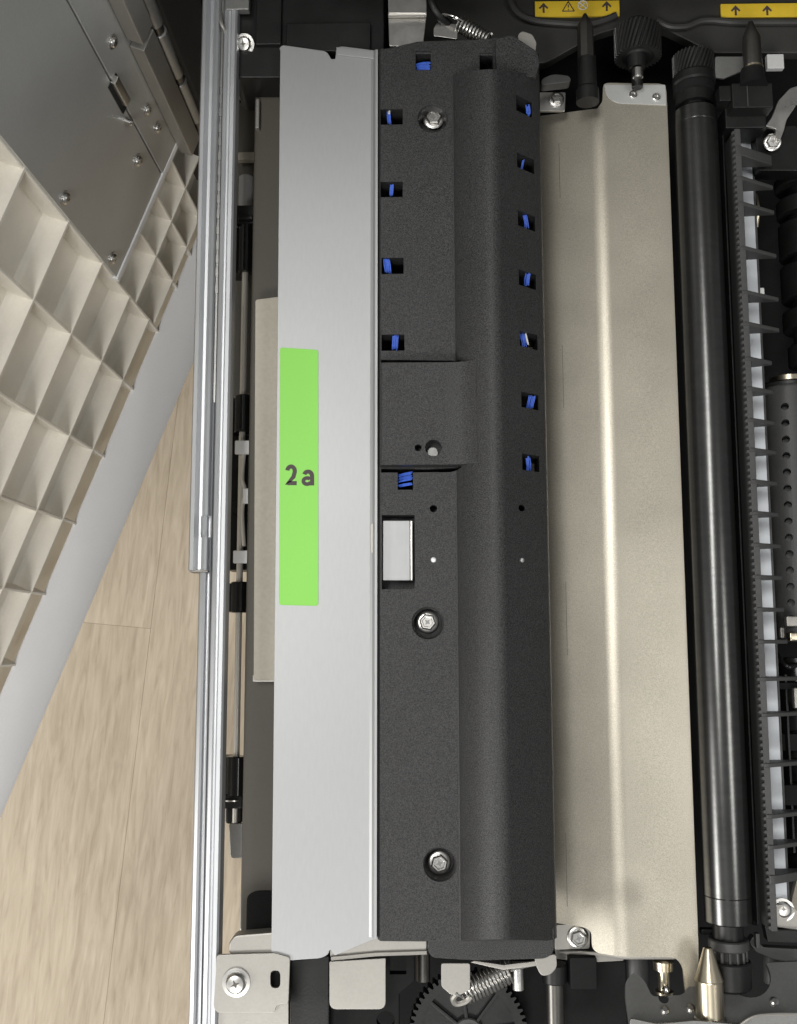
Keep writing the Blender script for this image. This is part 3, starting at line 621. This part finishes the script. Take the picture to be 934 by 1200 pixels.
# ================================================================== BLACK ROLLER
rol = thing('black_roller', 'long glossy black roller right of the champagne plate', 'roller', (131.3, 65, -44))
xa, za_ = 131.4, -34.0; yA, yB2 = Y(856, 1085, -28), Y(815, 122, -28)
part('sleeve', lathe([(0, 8.8), (.6, 9.7), (10.8, 9.75), (11, 9.55), (11.3, 9.85), (yB2 - yA - 8, 9.85), (yB2 - yA - 7.8, 9.6), (yB2 - yA - 7.4, 9.75), (yB2 - yA - 1, 9.6), (yB2 - yA, 8.6)], (xa, yA, za_), (0, 1, 0), 72), 'roller', rol)
part('journal', lathe([(0, 5.5), (3, 5.5), (3, 8), (8, 8), (8, 6), (14, 6)], (xa, yB2 - .5, za_), (0, 1, 0), 40), 'black', rol)
part('rear_bearing', lathe([(0, 8.6), (5, 8.6), (5.4, 9.4), (12, 9.4), (12.5, 8)], (xa, yB2 + 3, za_ - 1), (0, 1, 0), 40), 'dull_black', rol)
part('rear_gear', gear((xa, yB2 + 17, za_), (0, 1, 0), 9.6, 30, 10, .42, 1.3, 6), 'gear_black', rol)
part('gear_hub', cyl((xa, yB2 + 12, za_), (0, 1, 0), 9.9, 5, .8), 'black', rol)
part('neck', cyl((xa, yA - 7, za_ - 1), (0, 1, 0), 6.4, 8, .4), 'black', rol)
part('front_collar', lathe([(0, 7.9), (.5, 8.4), (3.8, 8.4), (4.3, 7.9)], (xa, yA - 11, za_ - 1), (0, 1, 0), 44), 'grey_black', rol)
part('clutch', lathe([(0, 7.2), (5, 7.2)], (xa, yA - 15.5, za_ - 1), (0, 1, 0), 44), 'black', rol)
for k in range(14):
    a = 2 * math.pi * k / 14; d = Vector((math.cos(a), 0, math.sin(a))); c = Vector((xa, yA - 15.4, za_ - 1)) + d * 7.1
    part('clutch_rib', cyl(c, (0, 1, 0), .7, 4.3, .1, 8), 'grey_black', rol)
part('clutch_cup', lathe([(0, 8.0), (1, 8.8), (11, 9.0), (11.6, 8.6), (11.6, 7.4)], (xa, yA - 27, za_ - 1), (0, 1, 0), 44), 'black', rol)
ROT = thing('drive_gear', 'black helical gear on a short shaft above the champagne plate', 'gear', tuple(at(748, 45, -40)))
gx = X(749, 40, -30); 
part('teeth', gear((gx, Y(749, 62, -30), -34), (0, 1, 0), 11.0, 32, 14, .42, 1.3, 6), 'gear_black', ROT)
part('hub', cyl((gx, Y(749, 64, -30), -34), (0, 1, 0), 7.5, 18, .8), 'black', ROT)
part('shaft', lathe([(0, 2.6), (9, 2.6), (9.2, 4.0), (16, 4.6)], (gx - 1.2, Y(745, 100, -30), -32), (0, 1, 0), 24), 'black', ROT)
part('shaft_end', cyl((gx - 1.6, Y(742, 94, -30), -28.5), (0, 1, 0), 2.4, 5, .5, 20), 'steel', ROT)

# ================================================================== DOCKING PINS AT THE REAR
p1 = thing('rear_docking_pin', 'dark pointed docking pin left of the gears, standing at the back', 'pin', tuple(at(688, 80, -24)))
zq = -20; x1 = X(687.5, 60, zq)
def ylen(px, a, b_, z): return Y(px, a, z), Y(px, b_, z)
ya, yb_ = ylen(688, 66, 12, zq); L1 = yb_ - ya; sh = Y(688, 28, zq) - ya
part('pin', lathe([(0, 3.9), (sh, 3.7), (L1 - .8, .9), (L1, 0)], (x1, ya, zq - 2), (0, 1, 0), 8), 'dark_steel', p1)
yc_ = Y(688, 116, zq); part('holder', lathe([(0, 5.2), (6, 5.2), (7, 4.4), (ya - yc_ + 1, 4.3)], (x1 + .4, yc_, zq - 3), (0, 1, 0), 24), 'black', p1)
p2 = thing('right_docking_pin', 'bronze tinted pointed docking pin on a black block, rear right', 'pin', tuple(at(882, 90, -26)))
x2 = X(883, 60, zq); ya, yb_ = ylen(883, 77, 21, zq); L1 = yb_ - ya; sh = Y(883, 42, zq) - ya
part('pin', lathe([(0, 4.0), (.8, 4.3), (sh, 4.1), (L1 - .8, 1.1), (L1, 0)], (x2, ya, zq - 2), (0, 1, 0), 24), 'dark_steel', p2)
part('pin_ring', lathe([(0, 4.6), (.8, 4.6)], (x2, ya - .6, zq - 2), (0, 1, 0), 24), 'brass', p2)
yc_ = Y(883, 98, zq); part('holder', lathe([(0, 6.5), (4, 5.5), (ya - yc_, 5)], (x2, yc_, zq - 3), (0, 1, 0), 24), 'dull_black', p2)
blkp = part('block', join(pbox(858, 97, 906, 126, -22, 14, .6), pbox(843, 100, 857, 118, -23, 10, .5), pbox(850, 124, 898, 150, -30, 14, .8)), 'black', p2)
part('seam', pbox(875.6, 99, 876.6, 124, -21.8, 1, 0), 'grey_black', blkp)
part('light_foot', pbox(899, 63, 919, 80, -30, 3, .5), 'white_plastic', p2)
part('steel_strap', ppoly([(838, 66), (872, 66), (872, 82), (848, 92), (838, 90)], -32, 1.5, .3, 1), 'plate_grey', p2)
arm = thing('curved_steel_arm', 'curved grey steel arm by a hex screw, upper right', 'lever', tuple(at(912, 130, -34)))
ap = [(897, 148), (905, 136), (912, 118), (926, 103), (950, 96), (950, 114), (934, 122), (922, 140), (919, 152), (914, 165), (909, 163), (909, 150)]
part('arm', ppoly(ap, -33, 2, .4, 1.2), 'steel', arm)
screw(arm, at(905, 167, -37), 4.0, 'hex', (-.15, -.2, 1))
part('mount', ppoly([(885, 150), (934, 146), (950, 200), (888, 200)], -40, 10, .8, 2), 'black', arm)

# ================================================================== FINNED GUIDE
fg = thing('finned_guide', 'dark toothed guide strip with a row of slanted fins', 'guide', (150, 60, -45))
xf = 146.6; zf = -25.0; ya, yb_ = Y(896, 1092, zf), Y(860, 150, zf)
part('guide_bar', box(xf, xf + 2.7, ya, yb_, -40, zf - .6, .3), 'grey_black', fg)
tb = []; n = int((yb_ - ya) / 2.75)
for i in range(n):
    yy = ya + (i + .5) * 2.75; tb.append(lathe([(0, .95), (1.2, .95), (1.6, .7)], (xf - .3, yy, zf - 2.2), (0, 0, 1), 8))
part('tooth_row', join(*tb), 'grey_black', fg)
blade = part('blade', box(X(867, 640, -38), X(867, 640, -38) + .6, ya, yb_ + 3, -60, -37, .1), 'black', fg)
part('blade_wall', box(X(868.5, 640, -40), xf + 1, ya - 3, yb_ + 3, -62, -46, .1), 'dull_black', fg)
def fin_mesh(reach, t):
    pr = [(0, 0), (2.6, -.2), (reach, -reach * .52), (reach + .4, -reach * .52 - 1.6), (3.5, -13.5), (0, -13.5)]
    bm = bmesh.new(); f = bm.faces.new([bm.verts.new((a, -t / 2, b_)) for a, b_ in pr]); r = bmesh.ops.extrude_face_region(bm, geom=[f])
    for v in r['geom']:
        if isinstance(v, bmesh.types.BMVert): v.co.y = t / 2
    bmesh.ops.recalc_face_normals(bm, faces=bm.faces); bev(bm, .25, 1); bmesh.ops.scale(bm, vec=(MM,) * 3, verts=bm.verts); return fin(bm, 'fin', 'grey_black')
FM = {}
for py, rc, t in [(176, 19.5, 4.6), (208, 19.5, 1.7), (238, 19.5, 1.7), (290, 19.5, 1.7), (342, 19.5, 1.7), (379, 19, 1.7), (420, 14, 1.7), (455, 14, 1.7), (492, 14, 1.7), (527, 14, 1.7), (564, 13.5, 1.7), (601, 13.5, 1.7), (638.5, 14, 1.7), (676, 14, 1.7), (714, 14, 1.7), (752, 15, 1.7), (796, 24, 1.7), (838, 24, 1.7), (897, 24, 1.8), (957, 24, 1.8), (993, 24, 1.8), (1031, 24, 3.6)]:
    k = (rc, t)
    if k not in FM: FM[k] = fin_mesh(*k)
    inst('fin', FM[k], fg, Matrix.Translation(Vector((xf + .2, Y(870, py, zf), zf)) * MM))
zl = -46.0
part('light_strip', box(X(885, 640, zl), X(903, 640, zl), Y(900, 1070, zl), Y(870, 148, zl), -49, zl, .2), 'grey_strip', fg)
part('strip_edge', box(X(903.6, 640, zl), X(906, 640, zl), Y(900, 1066, zl), Y(870, 160, zl), -58, zl - .4, .2), 'grey_black', fg)
part('front_foot', ppoly([(902, 1060), (925, 1060), (950, 1078), (950, 1093), (905, 1086)], -42, 2, .5, 3), 'pale_steel', fg)
screw(fg, at(918, 1066, -44), 4.6, 'pan', (-.3, .3, 1))

# ================================================================== RIGHT-HAND SHAFTS
rs = thing('stepped_roller_shaft', 'black stepped roller shaft at the right edge behind the fins', 'roller', tuple(at(935, 300, -70)))
zr = -64.0; xr2 = X(942, 300, zr)
for a, b_, r in ((214, 202, 14), (246, 228, 13.5), (296, 256, 13.2), (346, 306, 13.2), (382, 359, 13.2), (424, 400, 11.5)):
    y0 = Y(940, a, zr + 8); y1 = Y(940, b_, zr + 8); part('collar', cyl((xr2 + 2, y0, zr), (0, 1, 0), r, y1 - y0, .6, 48), 'black', rs)
part('core', cyl((xr2 + 2, Y(940, 425, zr), zr), (0, 1, 0), 8.5, Y(940, 180, zr) - Y(940, 425, zr), .5), 'dull_black', rs)
part('pale_clip', pbox(889, 337, 896, 345, -54, 2, .4), 'white_plastic', rs)
part('tie', tube(smoothline([at(886, 228, -52), at(889, 245, -50), at(887, 266, -52)], 5), .7), 'brass', rs)
pc = thing('perforated_cylinder', 'dark grey cylinder with a row of small holes, right edge', 'cylinder', tuple(at(930, 600, -76)))
xq = X(936, 600, -62); ya, yb_ = Y(930, 752, -58), Y(925, 447, -58)
cyb = lathe([(0, 12.4), (.8, 13), (yb_ - ya - 3, 13), (yb_ - ya - 1, 12), (yb_ - ya, 9)], (xq, ya, -68), (0, 1, 0), 64)
hc = []
for k in range(15):
    py = 476 + k * 19.2; q = at(926 + k * .75, py, -56); hc.append(cyl((q.x, q.y, -64), (q.x - xq, 0, 12), 1.8, 14, 0, 18))
part('tube', cut(cyb, hc), 'grey_black', pc)
part('neck_ring', lathe([(0, 8), (.5, 8.6), (4, 8.6), (4.5, 7.6)], (xq, yb_ - .2, -67), (0, 1, 0), 40), 'brass', pc)
part('collar', lathe([(0, 12.8), (1.4, 13.6), (2.2, 12.8)], (xq, yb_ - 1.5, -68), (0, 1, 0), 48), 'black', pc)
cl = thing('brass_clamp', 'small brass clamp under the perforated cylinder', 'clamp', tuple(at(928, 738, -60)))
part('clip', pbox(922, 722, 950, 734, -54, 4, .6), 'pale_steel', cl)
part('jaw', pbox(926, 741, 950, 751, -52, 5, .8), 'brass', cl)
part('screw_end', cyl(at(916, 748, -56), (0, 1, 0), 2.0, 5, .3, 16), 'dark_steel', cl)
lo = thing('lower_right_frame', 'dark frame pieces behind the lowest fins at the right edge', 'frame', tuple(at(925, 900, -80)))
part('cross_rib', pbox(908, 800, 960, 808, -60, 10, .5), 'dull_black', lo)
part('cross_rib', pbox(910, 860, 960, 880, -66, 10, .5), 'dull_black', lo)
part('cross_rib', pbox(912, 920, 960, 944, -60, 12, .5), 'dull_black', lo)
part('upright', box(X(925, 900, -62), X(928, 900, -62), Y(930, 1000, -62), Y(930, 790, -62), -80, -62, .4), 'black', lo)
part('pale_stop', pbox(931, 806, 960, 830, -52, 3, .5), 'pale_steel', lo)
part('pale_gusset', ppoly([(934, 1030), (950, 1030), (950, 1075), (924, 1072)], -60, 3, .4, .5), 'duct', lo)

# ================================================================== FRONT END OF THE DRAWER (bottom of the picture)
fp = thing('front_mount_plate', 'dark grey steel mounting plate holding the pins, lower right', 'metal plate', (120, -164, -60))
yp = -164.0
PN = Vector((0, .62, .785)); PO = Vector((0, -164, -20))
def onpl(px, py, off=0.0): r = ray(px, py); q = PO + PN * off - Vector((0, 0, H)); return Vector((0, 0, H)) + r * (q.dot(PN) / r.dot(PN))
def pl(px, py): return onpl(px, py)
pz = [pl(*p) for p in ((733, 1150), (744, 1138), (756, 1150), (764, 1168), (800, 1166), (812, 1150), (835, 1142), (905, 1128), (960, 1126), (960, 1230), (742, 1230), (733, 1168))]
_ex = Vector((1, 0, 0)); _ey = PN.cross(_ex)
loc2 = rnd([((p - PO).dot(_ex), (p - PO).dot(_ey)) for p in pz], 2.0)
def emb(a): return PO + _ex * a[0] + _ey * a[1]
bmp = bmesh.new(); f = bmp.faces.new([bmp.verts.new(emb(a)) for a in loc2]); r_ = bmesh.ops.extrude_face_region(bmp, geom=[f])
for v in r_['geom']:
    if isinstance(v, bmesh.types.BMVert): v.co -= PN * 2
bmesh.ops.recalc_face_normals(bmp, faces=bmp.faces)
def yhole(px, py, rx): return cyl(onpl(px, py, -6), PN, rx, 12, 0, 32)
part('plate', cut(bmp, [yhole(775, 1176, 2.2), yhole(870, 1146, 10.4)]), 'plate_grey', fp)
for a, b_ in ((779, 1184), (809, 1182), (907, 1174)):
    part('rivet', lathe([(0, 1.9), (.8, 1.8), (1.3, 1.0), (1.3, 0)], onpl(a, b_), PN, 20), 'steel', fp)
part('top_flange', ppoly([(738, 1193), (770, 1200), (815, 1196), (870, 1201), (890, 1190), (950, 1187), (950, 1240), (738, 1240)], -18, 1.5, .4, 2.0), 'plate_grey', fp)
part('flange_edge', tube(smoothline([at(868, 1201, -17.5), at(880, 1193, -17.5), at(898, 1189, -17.5), at(950, 1188, -17.5)], 5), .7), 'pale_steel', fp)
gp_ = thing('gold_docking_pin', 'pale brass pointed pin at the lower right corner', 'pin', tuple(at(832, 1190, -26)))
zg = -24.0; xg = X(832, 1160, zg); y0 = Y(832, 1193, zg); ysh = Y(832, 1149, zg) - y0; yt_ = Y(830, 1111, zg) - y0
part('pin', lathe([(0, 5.4), (.3, 5.6), (ysh - .4, 5.6), (ysh, 5.75), (ysh + .5, 5.5), (yt_ - .5, 1.9), (yt_, 1.5)], (xg, y0, zg - 1), (0, 1, 0), 48), 'brass', gp_)
part('base_ring', lathe([(0, 6.6), (1.2, 6.6), (1.6, 6.0)], (xg, y0 - 1.5, zg - 1), (0, 1, 0), 40), 'steel', gp_)
st = thing('brass_stud', 'short brass stud with a round collar left of the gold pin', 'stud', tuple(at(778, 1160, -40)))
zt_ = -42.0; xt = X(778, 1145, zt_); y0 = Y(778, 1164, zt_); L2 = Y(778, 1123, zt_) - y0
part('stem', lathe([(0, 3.9), (1, 3.9), (1.4, 2.4), (L2 - 5, 2.5), (L2 - 4.6, 4.2), (L2 - 1, 4.4), (L2, 3.6)], (xt, y0, zt_), (0, 1, 0), 32), 'brass', st)
part('ball_end', lathe([(0, 0), (.4, 1.1), (1.2, 1.6), (2.2, 1.5), (3, .9), (3.3, 0)], (xt, y0 + 1, zt_ + 3.2), (0, 1, 0), 20), 'chrome', st)
part('boss', cyl((X(748, 1150, -60), Y(748, 1158, -60), -62), (0, 1, 0), 5.2, 15, .6), 'grey_black', st)
cs = thing('coupling_support', 'dark grey plastic coupling arm under the fins, lower right', 'support', tuple(at(900, 1120, -50)))
part('arm', ppoly([(884, 1096), (894, 1110), (934, 1112), (960, 1112), (960, 1132), (934, 1130), (905, 1124), (886, 1116), (878, 1104)], -44, 5, .6, 1.2), 'grey_black', cs)
part('dark_ledge', ppoly([(896, 1084), (912, 1090), (960, 1092), (960, 1106), (900, 1104)], -40, 5, .6, 1), 'black', cs)
part('leg', cyl(at(906, 1152, -58), (0, 1, 0), 4.0, 14, .5, 24), 'grey_black', cs)
part('pale_stop', pbox(927, 1136, 960, 1150, -44, 3, .5), 'white_plastic', cs)
part('finger', pbox(886, 1094, 891, 1112, -40, 3, .5), 'grey_black', cs)
part('cross_bar', pbox(822, 1089, 866, 1096, -46, 4, .6), 'black', cs)

fb = thing('drawer_deck', 'black plastic front deck below the silver plate', 'deck', tuple(at(430, 1165, -40)))
part('deck', cut(ppoly([(336, 1108), (486, 1108), (486, 1150), (468, 1165), (468, 1240), (336, 1240)], -34, 5, .6), [cyl(at(453, 1184, -46), (0, 0, 1), 3.9, 20, 0, 28), ppoly([(456, 1122), (476, 1122), (476, 1150), (456, 1150)], -25, 20)]), 'dull_black', fb)
part('step', pbox(340, 1120, 386, 1240, -28, 5, .8), 'black', fb)
part('post', cyl(at(496, 1150, -46), (0, 1, 0), 3.0, 14, .4, 24), 'dark_steel', fb)
part('deck', pbox(600, 1126, 735, 1240, -58, 5, .6), 'dull_black', fb)
part('wall', pbox(668, 1122, 700, 1160, -42, 12, .8), 'dull_black', fb)
gr = thing('spoked_gear', 'large black spoked gear at the bottom centre edge', 'gear', tuple(at(550, 1200, -60)))
zg2 = -46.0; cg = at(549, 1212, zg2); Rg = 25.5
part('rim', cut(gear((cg.x, cg.y, zg2 - 8), (0, 0, 1), Rg, 56, 8, 0, 1.8, 1), [lathe([(0, 20.5), (20, 20.5)], (cg.x, cg.y, zg2 - 2.5), (0, 0, 1), 48)]), 'black', gr)
for k in range(8):
    a = math.pi * (k / 4) + .12; d = Vector((math.cos(a), math.sin(a), 0)); w = Vector((-d.y, d.x, 0)) * .7; c = Vector((cg.x, cg.y, 0))
    part('spoke', prism([(c + d * 6 + w).xy, (c + d * 20.8 + w).xy, (c + d * 20.8 - w).xy, (c + d * 6 - w).xy], zg2 - 4, zg2 - .6, .2), 'black', gr)
part('hub', lathe([(0, 6.5), (3.5, 6.5), (4, 6), (4, 3.2), (6, 3.0), (6, 0)], (cg.x, cg.y, zg2 - 4), (0, 0, 1), 32), 'grey_black', gr)

hb = thing('spring_bracket', 'white steel bracket with hook holding the front spring', 'bracket', tuple(at(535, 1150, -20)))
part('plate', ppoly([(517, 1129), (551, 1129), (551, 1160), (540, 1166), (528, 1166), (517, 1156)], -15, 1.5, .3, 1.0), 'pale_steel', hb)
part('hook', tube(smoothline([at(536, 1163, -16), at(531, 1170, -17), at(535, 1176, -18), at(546, 1173, -18), at(552, 1167, -17)], 5), [1.3] * 20 + [1.0]), 'pale_steel', hb)
part('flange', ppoly([(551, 1128), (590, 1137), (630, 1132), (632, 1126), (590, 1131), (556, 1126)], -14, 1.4, .3), 'pale_steel', hb)
sg = thing('front_spring', 'silver coil spring hooked at the front end of the black cover', 'spring', tuple(at(575, 1150, -22)))
s0, s1 = at(545, 1163, -22), at(598, 1137, -24)
part('coil', helix(s0, s1, 4.4, 13, .62), 'steel', sg)
part('hook_end', tube(smoothline([s0 + Vector((4, 2, 0)), s0 + Vector((0, -1, 3)), at(541, 1168, -16), at(534, 1164, -15)], 5), .6), 'steel', sg)
part('hook_end', tube(smoothline([s1 + Vector((-2, 0, 2)), at(610, 1134, -20), at(630, 1129, -17)], 5), .6), 'steel', sg)
hk = thing('front_hook_tab', 'white bent steel tab at the front corner of the cover', 'tab', tuple(at(638, 1132, -18)))
part('tab', ppoly([(626, 1122), (652, 1118), (653, 1134), (645, 1143), (634, 1144), (628, 1132)], -13.5, 1.5, .4, 1.6), 'pale_steel', hk)
part('strip', ppoly([(650, 1112), (731, 1120), (731, 1126), (690, 1128), (652, 1124)], -50, 1.2, .3, .6), 'pale_steel', hk)
sf = thing('front_shaft', 'polished steel shaft end below the front bracket', 'shaft', tuple(at(652, 1180, -46)))
q = at(652, 1215, -44); part('rod', cyl((q.x, q.y, -46), (0, 1, 0), 4.0, Y(652, 1152, -44) - q.y, .3, 32), 'dark_steel', sf)
part('bushing', cyl((q.x, Y(652, 1153, -44), -46), (0, 1, 0), 5.4, 8, .5, 32), 'black', sf)
sf2 = thing('short_shaft_end', 'small steel shaft end between spring and front bracket', 'shaft', tuple(at(608, 1150, -40)))
q = at(608, 1162, -40); part('rod', cyl((q.x, q.y, -42), (0, 1, 0), 2.4, 10, .3, 24), 'steel', sf2)

# ================================================================== REAR SMALL PARTS
rt = thing('rear_bent_bracket', 'bent grey steel bracket behind the black cover, top centre', 'bracket', tuple(at(478, 30, -16)))
part('upper', ppoly([(454, -30), (499, -30), (500, 15), (455, 15)], -13, 1.5, .3), 'steel', rt)
part('lower', ppoly([(455, 17), (500, 17), (496, 50), (488, 54), (456, 54)], -16, 1.5, .3, 1), 'steel', rt)
part('bend', cyl(at(455, 17, -15), (1, 0, 0), 1.4, X(500, 17, -15) - X(455, 17, -15), .2, 16), 'pale_steel', rt)
part('plate', ppoly([(508, 33), (512, 26), (536, 28), (536, 46), (508, 42)], -20, 1.4, .3, 1), 'steel', rt)
s2 = thing('rear_spring', 'dark coil spring with a silver hook at the rear of the cover', 'spring', tuple(at(555, 36, -20)))
a0, a1 = at(537, 27, -20), at(572, 48, -22)
part('coil', helix(a0, a1, 3.4, 10, .55), 'steel', s2)
part('hook', tube(smoothline([at(514, 22, -18), at(520, 17, -16), at(532, 20, -15), at(542, 25, -17)], 6), .75), 'chrome', s2)
wr = thing('black_cable', 'black sheathed cable running to the rear spring', 'cable', tuple(at(510, 10, -18)))
part('sheath', tube(smoothline([at(498, -20, -16), at(506, 4, -15), at(514, 18, -17), at(527, 30, -22)], 6), 2.0, 12), 'black', wr)
tb2 = thing('rear_steel_tab', 'rounded bent steel tab at the rear right corner of the cover', 'tab', tuple(at(617, 50, -12)))
part('tab', ppoly([(607, 40), (612, 36), (624, 40), (629, 50), (627, 64), (608, 54)], -7.6, 1.5, .4, 1.2), 'pale_steel', tb2)
wh = thing('dark_round_cap', 'dark rounded cap right of the rear cover corner', 'cap', tuple(at(650, 95, -24)))
part('cap', ppoly([(634, 92), (648, 86), (668, 88), (670, 96), (634, 100)], -22, 6, 1.0, 2.5), 'grey_black', wh)

# more of the dark mechanism behind the lower fins
ls = thing('lower_roller_shaft', 'black collared shaft behind the lowest fins at the right edge', 'shaft', tuple(at(938, 900, -80)))
xz = X(944, 900, -72)
part('core', cyl((xz, Y(940, 1040, -72), -76), (0, 1, 0), 6.0, Y(940, 770, -72) - Y(940, 1040, -72), .5), 'gear_black', ls)
for a, b_ in ((800, 776), (856, 834), (916, 888), (974, 950), (1020, 1000)):
    part('collar', cyl((xz, Y(940, a, -72), -76), (0, 1, 0), 11.5, Y(940, b_, -72) - Y(940, a, -72), .8, 40), 'gloss_black', ls)
wt = thing('loose_wire_loop', 'thin black wire looping behind the fins near the perforated cylinder', 'wire', tuple(at(915, 780, -58)))
part('wire', tube(smoothline([at(908, 760, -60), at(916, 775, -54), at(926, 782, -52), at(940, 776, -56)], 6), .9), 'gloss_black', wt)
